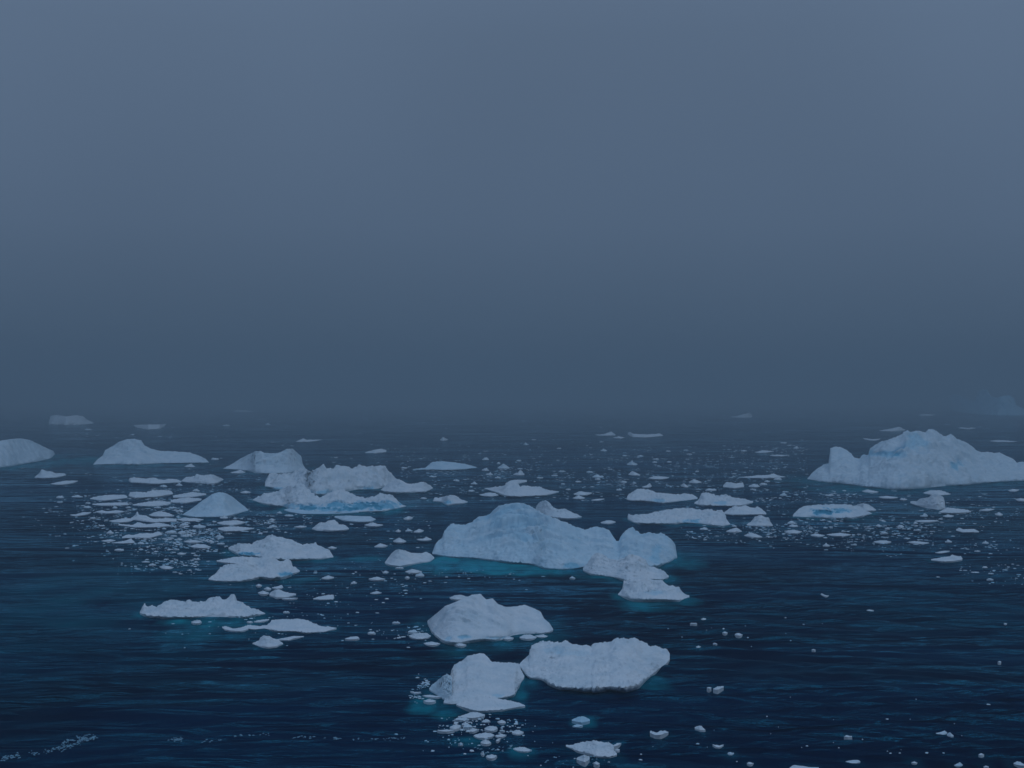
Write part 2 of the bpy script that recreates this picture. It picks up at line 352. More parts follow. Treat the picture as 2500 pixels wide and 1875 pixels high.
# ------------------------------------------------------------------ the ice, traced block by block
# window | name | landmark phrase or '-' | label | params | crest line | front waterline ('+n' = lens shaped, n deep)
DATA = '''
1|iceberg|smooth pale dome iceberg|smooth low dome of pale ice in the fog, cut by the left edge|rel=.4,frac=.35,p=.6,rough=.25,folds=.2,blue=.12,shelf=.5|-260,610 -150,480 0,400 90,385 170,380 240,390 330,430 400,465 450,485 462,510|-260,622 0,625 80,615 200,590 330,570 430,545 462,515
1|iceberg|hooked crest iceberg|long pale iceberg with a hooked crest on its left and a low tail running right|frac=.3,p=.55,rough=.4,folds=.45,fold_dir=.8,blue=.1,shelf=.4|785,600 830,550 870,520 885,480 960,440 1000,410 1080,385 1140,385 1190,395 1215,435 1270,465 1350,485 1480,490 1600,500 1680,525 1730,550 1765,582|785,601 860,598 950,597 1060,598 1200,597 1400,587 1600,584 1765,583
1|ice_chunk|-|small lumpy white ice chunk below the dome iceberg, thin tail to the right|frac=.4,blue=.05|290,710 335,670 350,640 375,645 400,655 440,660 470,672 510,672 540,675 560,688|290,711 340,714 400,714 450,712 500,702 560,689
1|ice_chunk|-|thin tilted sliver of ice below the lumpy chunk under the dome iceberg|frac=.8,folds=.1|425,762 500,745 560,735 610,735 660,738|+18
1|ice_floe|low twin strip floe|low white strip floe, left half of the pair below the hooked crest iceberg|frac=.6|1085,730 1095,712 1140,710 1180,712 1230,720 1290,708 1320,718 1380,730 1450,718 1500,728 1530,740|1085,735 1100,750 1200,755 1300,762 1400,757 1530,750
1|ice_floe|-|low humped floe with a nub, right half of the pair below the hooked crest iceberg|frac=.5|1530,738 1570,705 1640,700 1660,675 1690,690 1720,690 1760,685 1800,685 1830,700 1870,715 1885,725|1530,742 1600,752 1700,760 1780,763 1830,752 1885,727
2|iceberg|twin humped iceberg|twin humped smooth iceberg, taller on its right, behind the long rubble floe|frac=.3,p=.55,rough=.35,folds=.5,fold_dir=-1.2,blue=.1,shelf=.3|155,288 230,250 300,205 380,165 430,142 470,140 500,155 550,160 600,160 640,150 690,122 740,120 770,145 790,165 820,190 822,240 850,290|155,289 220,292 300,298 400,312 420,325 520,328 620,330 700,326 760,312 850,292
2|ice_chunk|-|flat sliver of ice floating against the foot of the twin humped iceberg|frac=.7|215,322 260,310 300,300 325,310 345,318|+9
2|ice_floe|long rubble floe|long rubble covered floe with a jagged top, directly behind the blue walled floe|frac=.45,p=.45,rough=1.2,folds=.5,shelf=.5,patches=1000:490:180:22:.5;1380:455:120:14:.6;620:455:70:14:.5|508,400 540,345 600,338 700,335 760,325 790,290 850,285 890,310 950,300 990,270 1025,290 1080,290 1110,262 1150,258 1200,275 1250,285 1310,265 1400,268 1480,268 1535,285 1550,320 1590,350 1640,392|508,440 560,442 620,460 700,448 780,452 860,462 920,502 1000,502 1080,484 1180,482 1290,462 1400,462 1490,452 1560,432 1640,402
2|ice_floe|-|tapering white floe attached to the right end of the long rubble floe|frac=.4,p=.45,rough=.8,shelf=.2|1485,468 1530,430 1560,400 1620,378 1660,385 1700,410 1740,418 1780,415 1820,402 1860,402 1900,430 1925,450|1485,470 1560,485 1650,490 1750,490 1850,482 1925,455
2|iceberg|blue walled floe|long white floe with a vivid blue wall along its waterline|frac=.35,p=.45,rough=.8,folds=.3,shelf=.7,patches=900:612:110:34:.75;1120:600:130:42:.7;1330:610:160:40:.8;1520:602:150:38:.65;800:605:160:20:.5;1050:635:330:20:.6|405,550 470,520 540,490 620,480 660,450 720,430 780,420 840,430 870,460 900,490 930,515 970,530 1010,520 1060,495 1090,470 1140,462 1200,480 1240,495 1270,520 1340,535 1380,535 1440,525 1480,500 1540,505 1590,515 1620,560 1650,585 1700,605|405,556 480,576 580,592 680,606 720,630 800,642 1000,652 1150,655 1300,652 1500,645 1600,626 1700,606
2|ice_floe|-|thin glassy apron of ice lying along the foot of the blue walled floe|frac=.85,folds=.1,rough=.4,blue=.28,shelf=.5|670,635 720,622 850,634 1000,650 1150,652 1300,652|670,640 720,655 820,672 1000,672 1150,668 1300,657
1|iceberg|blue tent iceberg|smooth tent shaped iceberg of pale blue ice among small white floes|rel=.35,frac=.4,p=.75,rough=.3,folds=.2,blue=.2,shelf=.3|1540,1022 1620,970 1700,910 1790,850 1850,833 1900,840 1960,870 2020,920 2060,950 2095,985|1540,1024 1650,1042 1800,1042 1900,1037 2000,1012 2095,987
1|ice_floe|-|knobbly white floe, farthest of the flat pieces left of the blue tent iceberg|frac=.7|1085,860 1100,830 1170,830 1230,835 1290,815 1380,815 1440,820 1460,842|1085,865 1150,880 1300,872 1460,848
1|ice_floe|-|ragged flat floe at the left end of the floe field beside the blue tent iceberg|frac=.8|760,885 830,865 950,855 1060,855 1075,872|760,890 860,905 1000,892 1075,880
1|ice_floe|-|narrow flat floe just below the ragged one at the floe field's left end|frac=.8|780,932 850,925 1000,920 1070,920 1088,935|780,940 860,948 1000,946 1088,940
1|ice_floe|-|flat floe with a dark green foot in the middle of the floe field|frac=.7,shelf=.5|1120,938 1200,920 1330,905 1440,915|1120,945 1250,952 1400,944 1440,930
1|ice_floe|-|rounded flat floe touching the left flank of the blue tent iceberg|frac=.75|1440,900 1520,885 1600,878 1700,888|1440,920 1560,925 1700,900
1|ice_floe|-|flat floe behind the left shoulder of the blue tent iceberg|frac=.75|1460,862 1520,850 1620,832 1740,846|1460,880 1560,880 1650,870 1740,856
1|ice_floe|-|isolated narrow white floe with notched top, left of the sharp pinnacle floe|frac=.7|805,998 860,985 900,995 980,985 1050,995|+16
1|ice_floe|-|broken thin floe farthest out on the open water left of the floe field|frac=.8|590,1023 640,1020 700,1002 770,1002|+18
1|ice_floe|sharp pinnacle floe|low floe carrying one sharp little pinnacle at its left end|frac=.55|1100,1055 1145,1020 1158,990 1172,1022 1230,1030 1290,1058 1420,1050 1490,1058|1100,1062 1200,1078 1300,1087 1490,1080
1|ice_chunk|-|rounded white hump between the sharp pinnacle floe and the blue tent iceberg|frac=.5|1255,1025 1310,1000 1350,992 1410,1005 1470,1030|+12
1|ice_floe|-|lumpy white strip floe directly in front of the sharp pinnacle floe|frac=.65|1000,1100 1050,1105 1120,1110 1160,1085 1200,1095 1240,1105 1330,1090 1400,1100 1445,1115|1000,1113 1150,1131 1300,1129 1445,1120
1|ice_floe|-|small ragged floe just left of the sharp pinnacle floe|frac=.7|920,1075 1000,1060 1060,1050 1130,1065|+18
1|ice_floe|-|flat white floe wedged under the left foot of the blue tent iceberg|frac=.8|1490,1060 1560,1052 1640,1052 1720,1062|+18
1|ice_floe|-|lumpy elongated floe below the floe field, above the scattered slush|frac=.65|1030,1210 1080,1190 1130,1195 1180,1180 1280,1180 1340,1162 1365,1182|1030,1222 1130,1218 1250,1220 1365,1192
1|ice_chunk|-|low sliver with an upright nub below the lumpy elongated floe|frac=.5|940,1260 1040,1245 1090,1232 1105,1222 1140,1258|+6
1|ice_chunk|-|faint thin sliver left of the chunk with an upright nub|frac=.8|855,1243 930,1230 975,1240|+10
1|ice_floe|-|flat oval floe in front of the blue tent iceberg, nearest of two|frac=.8|1840,1135 1900,1125 2000,1122 2145,1136|1840,1145 1900,1163 2040,1160 2145,1139
1|ice_floe|-|broken flat floe in front of the blue tent iceberg, farther of two|frac=.8|1830,1090 1900,1075 2000,1070 2070,1085|+24
1|ice_chunk|-|flat chunk, farther of two stacked in the slush beyond the undercut peaked floe|frac=.75|1550,1246 1620,1235 1705,1245|+14
1|ice_chunk|-|rounded chunk, nearer of two stacked in the slush beyond the undercut peaked floe|frac=.6|1605,1290 1660,1270 1730,1275 1780,1295|+12
1|ice_chunk|-|white chunk with a pointed left side in the slush left of the knobby snow floe|frac=.6|1345,1462 1380,1450 1430,1458 1465,1468|+18
1|ice_chunk|-|lone small chunk in the slush straight above the left tip of the undercut peaked floe|frac=.6|1495,1352 1520,1342 1570,1348|+10
1|ice_floe|fog strip floe|pale flat slab fading in fog above the hooked crest iceberg|frac=.3,rough=.4|1128,266 1250,262 1340,262 1402,258|1128,270 1150,288 1250,305 1350,300 1402,262
1|iceberg|-|faint broad iceberg fading into the fog above the dome iceberg|frac=.25,rough=.4|410,240 425,190 480,182 560,195 640,184 700,192 740,225 790,246|410,262 560,271 700,264 790,252
1|ice_chunk|-|faint low ice piece in the fog above the blue walled floe's far left|frac=.3|1960,150 2000,138 2060,142 2140,150|+8
2|ice_chunk|knobby white growler|knobby white growler with a pointed top in front of the blue walled floe|frac=.4,p=.5,shelf=.1|903,795 940,765 970,745 1010,745 1040,728 1090,720 1120,738 1130,762 1160,760 1190,770 1217,795|903,797 950,811 1050,814 1150,809 1217,798
2|ice_floe|-|dull grey flat floe just behind the knobby white growler|frac=.8,rough=.4,blue=.15|1095,690 1200,685 1300,690 1400,692 1442,715|1095,700 1180,730 1300,739 1400,735 1442,718
2|ice_chunk|-|flat chunk with a tiny peak right of the knobby white growler|frac=.6|1348,763 1400,747 1420,741 1450,755 1505,763|+12
2|ice_chunk|-|flat spindle of ice left of the knobby white growler|frac=.8|755,778 810,770 860,775|+10
2|ice_floe|undercut peaked floe|white floe with a central peak and a turquoise undercut at its left foot|frac=.4,p=.48,rough=.7,folds=.3,shelf=.6,patches=370:1010:110:18:.9|200,955 230,940 300,922 350,925 390,930 430,905 480,890 510,880 530,855 570,845 610,865 640,862 690,880 760,905 830,930 890,925 930,915 960,940 1000,955 1040,965 1060,990 1085,1030|200,968 250,990 300,1012 420,1018 480,1032 600,1047 700,1050 850,1047 1000,1047 1085,1035
2|ice_floe|-|thin flat floe squeezed between the undercut peaked floe and the knobby snow floe|frac=.75|100,1063 170,1050 230,1035 300,1030 400,1035 480,1040|100,1072 200,1086 350,1092 480,1085
2|ice_floe|knobby snow floe|snow covered floe with a knob at its right end and dark blue shadowed foot|frac=.5,p=.45,rough=.7,folds=.25,shelf=.45,patches=690:1180:70:26:.7|33,1215 80,1180 130,1125 180,1100 280,1085 340,1060 470,1045 500,1025 570,1022 600,1055 650,1075 700,1048 730,1070 740,1115 790,1140 802,1150|33,1225 90,1232 200,1237 300,1237 400,1218 470,1195 560,1207 640,1202 700,1184 802,1156
2|ice_floe|-|largest white cake in the small cluster below the knobby snow floe|frac=.7|545,1345 570,1320 620,1305 680,1330 770,1345|545,1358 600,1380 700,1374 770,1352
2|ice_chunk|-|rounded lump on the left side of the cluster below the knobby snow floe|frac=.6|448,1335 490,1318 542,1337|+14
2|ice_chunk|-|small hump nearest the top left of the cluster below the knobby snow floe|frac=.5|430,1275 455,1260 482,1275|+9
2|ice_chunk|-|round white knob behind the largest cake of that small cluster|frac=.5|498,1300 530,1285 562,1302|+12
2|ice_chunk|-|pinkish grey jagged piece at the back of the cluster below the knobby snow floe|frac=.6|565,1292 610,1282 650,1270 662,1290|+12
2|ice_chunk|-|thin strip at the very front of the cluster below the knobby snow floe|frac=.8|650,1383 720,1380 785,1378|+10
2|ice_chunk|-|small block with a raised right end, alone right of that small cluster|frac=.5|915,1385 960,1370 1030,1357 1070,1352 1088,1354 1092,1375|915,1390 980,1395 1085,1392 1092,1382
6|ice_floe|fin backed floe|long low white floe with a pointed fin near its right end|frac=.35,p=.5,rough=.7,folds=.35,shelf=.75|1180,340 1195,310 1205,285 1215,265 1230,285 1250,295 1290,288 1315,298 1370,270 1420,245 1470,240 1520,248 1570,250 1595,235 1615,252 1680,258 1730,255 1760,220 1800,207 1850,220 1890,240 1910,235 1940,205 1965,187 1985,205 1992,250 2040,258 2080,285 2130,310 2180,320 2238,352|1180,350 1250,370 1400,378 1600,378 1750,378 1850,380 1950,382 2050,378 2150,364 2238,356
6|ice_chunk|-|small oval cake floating in the turquoise water in front of the fin backed floe|frac=.6|1613,425 1640,413 1690,410 1702,425|+13
7|ice_floe|broken brash raft|ragged raft of packed brash ice with a smooth pointed right tip|frac=.8,p=.35,rough=1.6,folds=.2,shelf=.35|1050,450 1100,452 1150,460 1220,450 1260,405 1330,400 1370,400 1420,400 1480,395 1540,405 1600,430 1670,460 1750,465 1802,475|1050,480 1100,487 1200,480 1300,500 1450,502 1550,514 1700,507 1802,479
7|ice_floe|-|crumbly tail of loose brash trailing left from the packed raft|frac=.85,p=.35,rough=1.7,folds=.2|838,466 870,460 900,470 930,482 1000,470 1040,455 1060,462|838,472 860,490 920,500 1000,505 1060,488
7|ice_chunk|-|little elongated cake above the crumbly tail of the packed raft|frac=.7|1105,420 1150,408 1235,400|+14
7|ice_chunk|-|rounded little cake at the left end above the crumbly tail|frac=.6|1045,424 1070,417 1098,424|+8
7|ice_chunk|tent shaped growler|tent shaped white growler below the packed brash raft|frac=.4,p=.6,rough=.6,shelf=.2|1093,605 1150,580 1160,555 1190,538 1240,545 1270,565 1310,575 1352,605|1093,608 1150,632 1220,641 1300,632 1352,608
7|ice_chunk|-|thin curved sliver trailing right of the tent shaped growler|frac=.8|1300,570 1370,558 1430,545 1528,545|1300,575 1400,580 1440,565 1528,550
7|ice_chunk|-|small flat pair of joined chips right of the tent shaped growler|frac=.6|1873,566 1920,550 1980,547 1997,562|+10
2|iceberg|saddle backed growler|saddle backed white growler off the left end of the great blue iceberg|frac=.35,p=.6,rough=.3,folds=.3,fold_dir=1,shelf=.6|1520,1078 1540,1050 1570,1010 1610,975 1640,970 1690,980 1740,1000 1830,1003 1865,990 1910,1010 1937,1040|1520,1087 1570,1102 1640,1111 1720,1097 1800,1087 1900,1072 1937,1046
3|iceberg|great blue iceberg|great pale blue iceberg with a broad central summit, largest of the middle water|rel=.4,frac=.32,p=.62,rough=.42,folds=.55,fold_dir=2.2,blue=.21,shelf=.1,patches=1900:660:50:90:.2;1250:760:120:30:.35;830:420:260:150:.1|175,660 200,590 255,540 270,490 320,438 370,445 430,445 480,425 530,385 600,375 640,340 680,305 760,285 830,275 890,285 940,305 990,345 1060,375 1130,400 1200,425 1270,455 1350,485 1390,475 1440,458 1500,470 1540,490 1560,520 1590,570 1615,572 1640,520 1680,480 1720,460 1740,490 1790,520 1840,505 1900,515 1945,510 1990,535 2030,570 2050,600 2058,650 2064,690|175,668 260,682 400,692 600,707 800,727 950,742 1050,777 1150,787 1250,782 1320,767 1450,762 1700,772 1880,760 1950,742 2020,722 2064,692
3|ice_floe|two lobed snow floe|two lobed snow floe lying against the right front of the great blue iceberg|frac=.4,p=.5,rough=.55,folds=.35,shelf=.5|1338,778 1375,740 1410,680 1450,660 1500,675 1530,705 1600,715 1660,700 1700,668 1770,685 1820,715 1845,760 1900,775 1960,800 2000,840|1338,797 1400,822 1500,837 1600,852 1680,870 1780,872 1850,864 1950,866 2000,845
3|ice_floe|flat topped block|flat topped block of snow with a recessed face, just below the two lobed floe|frac=.45,p=.42,rough=.8,folds=.4,shelf=.6,patches=1900:968:70:24:.26|1608,980 1645,935 1650,875 1720,868 1830,855 1880,868 1950,870 1975,900 2010,915 2080,925 2090,945 2110,970 2158,990|1608,986 1700,1012 1800,1020 1900,1015 2000,1020 2080,1026 2158,1002
3|ice_chunk|sloping rubble growler|sloping lumpy growler peeking out behind the great blue iceberg's summit|frac=.35,p=.55,rough=.8,blue=.06|968,332 985,290 1010,265 1050,255 1080,275 1110,310 1150,325 1200,320 1250,345 1290,365 1327,382|968,340 1050,372 1120,387 1200,394 1280,392 1327,386
3|ice_floe|pointed flat floe|flat floe pointed at both ends with a small tooth in its middle|frac=.5,p=.45,rough=.6|578,162 640,155 720,145 760,128 800,118 835,120 850,150 890,140 950,150 1000,150 1050,172 1100,180 1152,188|578,165 650,185 700,202 750,220 850,224 950,220 1050,215 1152,192
3|ice_chunk|-|little flat hump right behind the tooth of the pointed flat floe|frac=.6|738,128 770,106 800,98 860,97 905,99|738,134 830,130 905,112
3|ice_chunk|-|hollowed little growler with a turquoise shadowed foot left of the great iceberg's summit|frac=.45,shelf=.5,patches=295:272:40:16:.6|180,258 195,230 220,238 270,225 320,212 370,225 390,245 447,265|180,262 250,267 290,292 340,283 400,279 447,270
3|ice_chunk|-|flat oval chunk at the lower left of the pointed flat floe|frac=.7|538,212 600,196 660,200 687,215|+12
3|ice_chunk|-|isolated flat lozenge of ice above the great iceberg's right shoulder|frac=.6|1473,426 1520,410 1560,412 1590,421|+14
3|iceberg|smooth snow peak|smooth snow covered peak floe with a saddle, near the middle foreground|frac=.42,p=.5,rough=.18,rel=.35,folds=.32,fold_dir=1.5,shelf=.35,step=2,patches=410:1312:70:18:.5;300:1325:50:18:.3;700:1318:160:10:.35|138,1185 180,1150 230,1110 275,1070 330,1050 400,1020 480,985 545,977 590,1020 640,1012 680,1055 740,1078 820,1075 890,1062 950,1085 1010,1115 1035,1165 1080,1205 1107,1248|138,1198 160,1252 200,1292 250,1332 300,1347 380,1352 450,1337 560,1322 660,1332 740,1322 800,1295 900,1283 1000,1282 1080,1272 1107,1256
3|ice_chunk|-|small flat piece tucked behind the left slope of the smooth snow peak|frac=.6|308,1006 350,987 400,985 445,1000|+20
3|ice_chunk|-|oval white cake off the right foot of the smooth snow peak, left of a pair|frac=.6|848,1312 880,1291 930,1291 982,1311|+16
3|ice_chunk|-|thinner white cake off the right foot of the smooth snow peak, right of a pair|frac=.7|968,1300 1030,1290 1067,1304|+12
3|ice_chunk|-|flat oval cake below the left foot of the smooth snow peak|frac=.6|108,1357 170,1346 237,1359|+17
3|ice_chunk|-|crumbled cake of slush left of the smooth snow peak|frac=.8,rough=1.5|-5,1300 30,1282 70,1280 130,1278 165,1300|+26
3|ice_chunk|-|ragged small lump straight below the smooth snow peak's blue foot|frac=.6|343,1366 352,1350 372,1352 400,1360 438,1370|+12
3|ice_chunk|-|thin white lip of ice touching the front foot of the smooth snow peak|frac=.8|712,1316 750,1308 803,1316|+14
8|ice_floe|broad heart shaped floe|broad lumpy snow floe with a notch in its far edge, brightest of the foreground|frac=.86,dc=1.2,lipk=1.9,p=.26,rough=.75,folds=.22,shelf=.12,step=2,patches=1300:660:110:40:.14;1480:690:160:30:.12|993,782 1030,740 1080,700 1085,650 1120,610 1190,590 1290,600 1350,600 1385,583 1420,605 1500,622 1600,635 1640,605 1700,598 1760,600 1800,570 1850,568 1990,570 2040,600 2100,630 2170,630 2200,655 2240,652 2264,690|993,790 1015,815 1040,855 1100,897 1200,912 1250,942 1350,972 1500,977 1650,977 1750,962 1900,972 1990,952 2030,915 2100,872 2150,835 2200,795 2240,775 2264,745
8|ice_floe|stepped snow floe|stepped snow floe with a hump at its back, left of the broad heart shaped floe|frac=.88,rel=.7,dc=2.2,p=.25,rough=.7,folds=.3,shelf=.6,step=2,patches=820:1050:60:16:.3|356,1098 376,1060 396,1000 408,900 425,830 440,795 480,765 515,752 560,708 600,705 650,690 690,690 730,720 760,760 850,768 930,770 990,775 1010,830 1037,880|356,1105 420,1114 470,1112 600,1085 700,1062 800,1067 880,1057 960,1032 980,972 1037,892
8|ice_floe|slender front floe|slender pointed floe hugging the front of the stepped snow floe|frac=.55,p=.5,rough=.5,folds=.2,shelf=.5|463,1120 520,1090 580,1072 620,1072 650,1052 690,1055 750,1062 800,1070 880,1080 940,1095 1000,1108 1044,1130|463,1126 550,1152 620,1172 720,1174 850,1167 950,1147 1044,1136
8|ice_chunk|-|grey translucent slab fused to the left flank of the stepped snow floe|frac=.9,dc=2,rough=2.2,p=.3,blue=.16,shelf=.4|235,985 262,950 300,925 345,885 385,860 425,890|235,992 290,1030 350,1065 425,1085
8|ice_chunk|-|small white cake at the lower left corner of the stepped snow floe|frac=.6|185,1088 235,1075 292,1088|+16
8|ice_chunk|-|thin white streak of ice left of the stepped snow floe|frac=.8|178,1045 230,1040 345,1052|+14
8|ice_chunk|-|curved white chip farthest left of the stepped snow floe|frac=.7|74,1008 110,1015 165,1015|+10
8|ice_chunk|-|leaf shaped white chunk just below the slender front floe|frac=.55|478,1222 540,1203 590,1185 640,1185 705,1207|478,1228 600,1237 650,1232 705,1215
8|ice_chunk|-|white triangular lump, leftmost of the nearer cakes below the slender front floe|frac=.5|408,1312 440,1293 465,1285 505,1302|+20
8|ice_chunk|-|long thin cake, farthest left in the group below the slender front floe|frac=.75|302,1338 370,1332 448,1336|+14
8|ice_chunk|-|round topped lump left of the flat grey cake in that group|frac=.5|568,1342 600,1320 645,1328|+16
8|ice_chunk|-|squarish white cake in the centre of the group below the slender front floe|frac=.6|700,1322 740,1303 800,1306 812,1322|+22
8|ice_floe|-|flat grey cake, widest in the group below the slender front floe|frac=.8|608,1382 650,1368 700,1358 745,1362 785,1378|+26
8|ice_chunk|-|smooth oval cake at the right front of the group below the slender front floe|frac=.6|790,1384 840,1368 886,1376|+17
8|ice_chunk|-|white cone shaped chunk nearest the viewer in that group|frac=.5|668,1440 690,1420 710,1415 758,1440|+17
8|ice_chunk|-|tilted small chip between the cone shaped chunk and the oval cake|frac=.5|797,1425 820,1408 838,1404|+16
8|ice_chunk|-|white lump at the back left of the group, under the leaf shaped chunk|frac=.5|508,1285 540,1268 575,1288|+14
8|ice_chunk|-|white lump at the back right of the group below the slender front floe|frac=.5|808,1265 850,1250 882,1270|+14
8|ice_chunk|-|two toned double chunk right of the group below the slender front floe|frac=.5|932,1356 960,1337 990,1336 1032,1352|+17
8|ice_chunk|-|fuzzy flat chunk trailing blue brash, low in the centre foreground|frac=.6,shelf=.7|942,1492 1000,1478 1040,1480 1100,1505|+20
8|ice_chunk|-|square white lump near the bottom, left of the fuzzy flat chunk|frac=.5|713,1558 760,1540 807,1552|+22
8|ice_chunk|-|tiny twisted lump joined to the square white one near the bottom|frac=.5|668,1530 690,1515 702,1540|+16
8|ice_floe|ragged flat cake|ragged flat white cake alone near the bottom centre right|frac=.72,p=.35,rough=1.2,folds=.15,shelf=.2|1388,1463 1450,1460 1500,1442 1580,1430 1640,1425 1700,1440 1750,1435 1790,1462 1785,1490 1818,1535|1388,1475 1440,1492 1480,1512 1560,1532 1640,1560 1750,1562 1818,1548
8|ice_chunk|-|crooked white lump below the left edge of the ragged flat cake|frac=.5|1478,1575 1500,1562 1540,1543 1588,1560|1478,1585 1550,1612 1588,1585
8|ice_chunk|-|tiny white wedge below the right half of the ragged flat cake|frac=.5|1622,1612 1645,1599 1673,1617|+14
8|ice_chunk|-|small chip off the right corner of the ragged flat cake|frac=.5|1800,1500 1820,1492 1842,1500|+10
8|ice_chunk|-|crumbly streak above the right corner of the ragged flat cake|frac=.6|1780,1470 1820,1448 1855,1446|+12
8|ice_chunk|-|glassy turquoise lump half awash, below the broad heart shaped floe|frac=.5,blue=.35,shelf=.7|1438,1250 1490,1225 1540,1221 1590,1247|1438,1258 1520,1277 1590,1260
8|ice_chunk|-|flat turquoise chip just in front of the glassy half awash lump|frac=.7,blue=.3|1442,1302 1480,1288 1532,1296|+12
8|ice_chunk|-|short white chip lower left of the glassy half awash lump|frac=.6|1368,1337 1400,1333 1442,1334|+12
9|ice_chunk|-|white chunk with two raised ends right of the glassy half awash lump|frac=.5|300,1348 312,1344 330,1352 360,1358 390,1342 430,1344 456,1351|300,1362 350,1381 390,1379 456,1356
9|ice_chunk|-|white chunk with a hooked top, alone in rippled water right of centre foreground|frac=.45|678,1312 700,1302 735,1300 740,1312 768,1334|678,1325 720,1342 768,1338
9|ice_chunk|-|tilted smooth lozenge on open water right of the broad heart shaped floe|frac=.6|833,988 870,970 922,966|833,992 870,1002 922,976
9|ice_chunk|-|small chip just left of the tilted smooth lozenge|frac=.6|780,980 798,974 818,978|+9
9|ice_chunk|-|low boat shaped chunk below the chunk with a hooked top|frac=.5|828,1456 850,1462 885,1466 922,1458|+18
9|ice_chunk|-|squarish pale chip near the bottom, lower right of the boat shaped chunk|frac=.5,blue=.15|953,1532 975,1522 1010,1530|+18
9|ice_floe|cropped white floe|white floe cut off by the bottom edge of the picture, right of centre|frac=.7,p=.35,rough=.4,folds=.1|1475,1658 1500,1638 1520,1632 1580,1640 1650,1650 1724,1652|1475,1680 1550,1700 1650,1700 1724,1680
9|ice_chunk|-|pale wing shaped piece near the bottom, right of the cropped white floe|frac=.6,blue=.1|1950,1600 2000,1590 2055,1588 2075,1605|+16
9|ice_chunk|-|small squared chip above left of the cropped white floe|frac=.5|1118,1614 1140,1607 1175,1614|+14
9|ice_chunk|-|flat chip on open water right of the flat topped block's level, topmost|frac=.6|726,400 750,392 787,396|+11
9|ice_chunk|-|largest speck of the sparse cluster right of the broad heart shaped floe|frac=.5|1015,528 1035,516 1055,520 1082,532|+12
9|ice_chunk|-|pointed speck at the left of the sparse cluster right of the heart shaped floe|frac=.5|903,486 920,476 940,486|+7
9|ice_chunk|-|jagged speck directly below the pointed speck of the sparse cluster|frac=.5|910,514 930,504 955,516|+8
9|ice_chunk|-|white chip above the sparse cluster, right side|frac=.5|1065,412 1080,403 1097,412|+7
9|ice_chunk|-|white chip touching the right tip region of the heart shaped floe's water|frac=.5|688,634 710,624 732,634|+6
9|ice_chunk|-|tiny slanted chip between the heart floe's chip and the sparse cluster|frac=.5|830,606 850,600 868,608|+7
9|ice_chunk|-|bright small fleck at the head of a curved ripple on the right|frac=.5|1664,657 1680,652 1698,660|+8
9|ice_chunk|-|bright block with a chip at its side, alone on the right open water|frac=.4|1738,192 1750,183 1778,198 1790,202 1810,200|+10
0|ice_chunk|-|pale round topped lump, left of the touching pair at lower right|frac=.5,blue=.1|1468,1362 1510,1352 1540,1340 1564,1360|+14
0|ice_chunk|-|smooth upright egg shaped lump, right of the touching pair at lower right|frac=.4,blue=.1|1562,1375 1570,1362 1588,1355 1618,1386|1562,1382 1600,1396 1618,1390
0|ice_chunk|-|rounded pale chunk in the bottom right corner|frac=.4,blue=.1|2124,1615 2150,1600 2180,1605 2214,1625|2124,1622 2170,1635 2214,1636
0|ice_chunk|-|crooked blue white chip at the bottom, left of the corner chunk|frac=.5,blue=.2|1622,1632 1655,1620 1670,1605 1697,1632|+10
0|ice_chunk|-|thin straight sliver alone on the right open water|frac=.6|750,863 780,860 808,858|+6
0|ice_chunk|-|low chip with a thin tail on the right open water|frac=.6|885,323 910,320 945,326|+7
0|ice_chunk|-|small white speck high on the far right open water|frac=.5|2040,440 2055,433 2070,440|+6
0|ice_chunk|-|small white speck below the high one on the far right open water|frac=.5|1990,760 2005,753 2020,760|+6
0|ice_chunk|-|low oval chip between the touching pair and the corner chunk|frac=.6|1828,1542 1850,1534 1876,1540|+9
0|ice_chunk|-|small oval chip on the bottom edge left of the corner chunk|frac=.6|1870,1645 1890,1636 1915,1645|+10
0|ice_chunk|-|little oblong chip at the bottom, below the touching pair|frac=.6|1262,1608 1285,1600 1312,1610|+9
5|iceberg|arched rubble iceberg|large rubble iceberg with an overhanging arch and a separate left horn, far right|rel=.8,frac=.28,p=.5,rough=.6,folds=.42,fold_dir=-.8,blue=.1,shelf=.45,patches=1030:650:170:28:.42;1290:560:110:70:.25;1640:745:60:45:.45;1180:640:70:50:.22|385,855 420,815 470,770 520,740 570,728 576,600 620,588 680,598 730,630 780,680 825,690 850,655 900,662 914,600 1000,550 1100,520 1170,490 1220,452 1260,465 1300,452 1380,470 1400,445 1450,440 1490,470 1530,500 1570,495 1590,480 1620,500 1650,525 1720,550 1780,590 1810,620 1850,635 1900,632 1950,640 2010,640 2060,665 2120,690 2150,725 2200,715 2260,740 2400,790 2600,858|385,860 500,882 640,892 750,905 900,922 1050,942 1230,947 1400,932 1600,914 1800,897 1950,882 2100,877 2212,874 2600,862
5|iceberg|blue grotto floe|low floe with a bright blue hollow in its face below the arched iceberg|frac=.35,p=.45,rough=.6,folds=.25,blue=.05,shelf=.7,patches=520:1138:110:30:1.0;650:1130:120:26:.6|262,1165 300,1120 350,1090 430,1078 560,1075 700,1072 760,1082 820,1090 850,1105 880,1130 930,1150|262,1178 350,1181 450,1183 600,1191 750,1187 850,1168 930,1152
5|ice_chunk|-|white pointed wedge behind the right end of the blue grotto floe|frac=.5|770,1092 810,1075 850,1065 900,1075 962,1118|770,1102 860,1131 962,1125
5|ice_floe|hammer headed growler|dark footed growler with a blunt overhanging top below the arched iceberg|frac=.4,p=.45,rough=.8,folds=.35|1253,1052 1280,1045 1310,1050 1330,1025 1410,1015 1430,990 1480,985 1530,1010 1545,1050 1548,1100|1253,1064 1330,1086 1400,1106 1480,1117 1548,1111
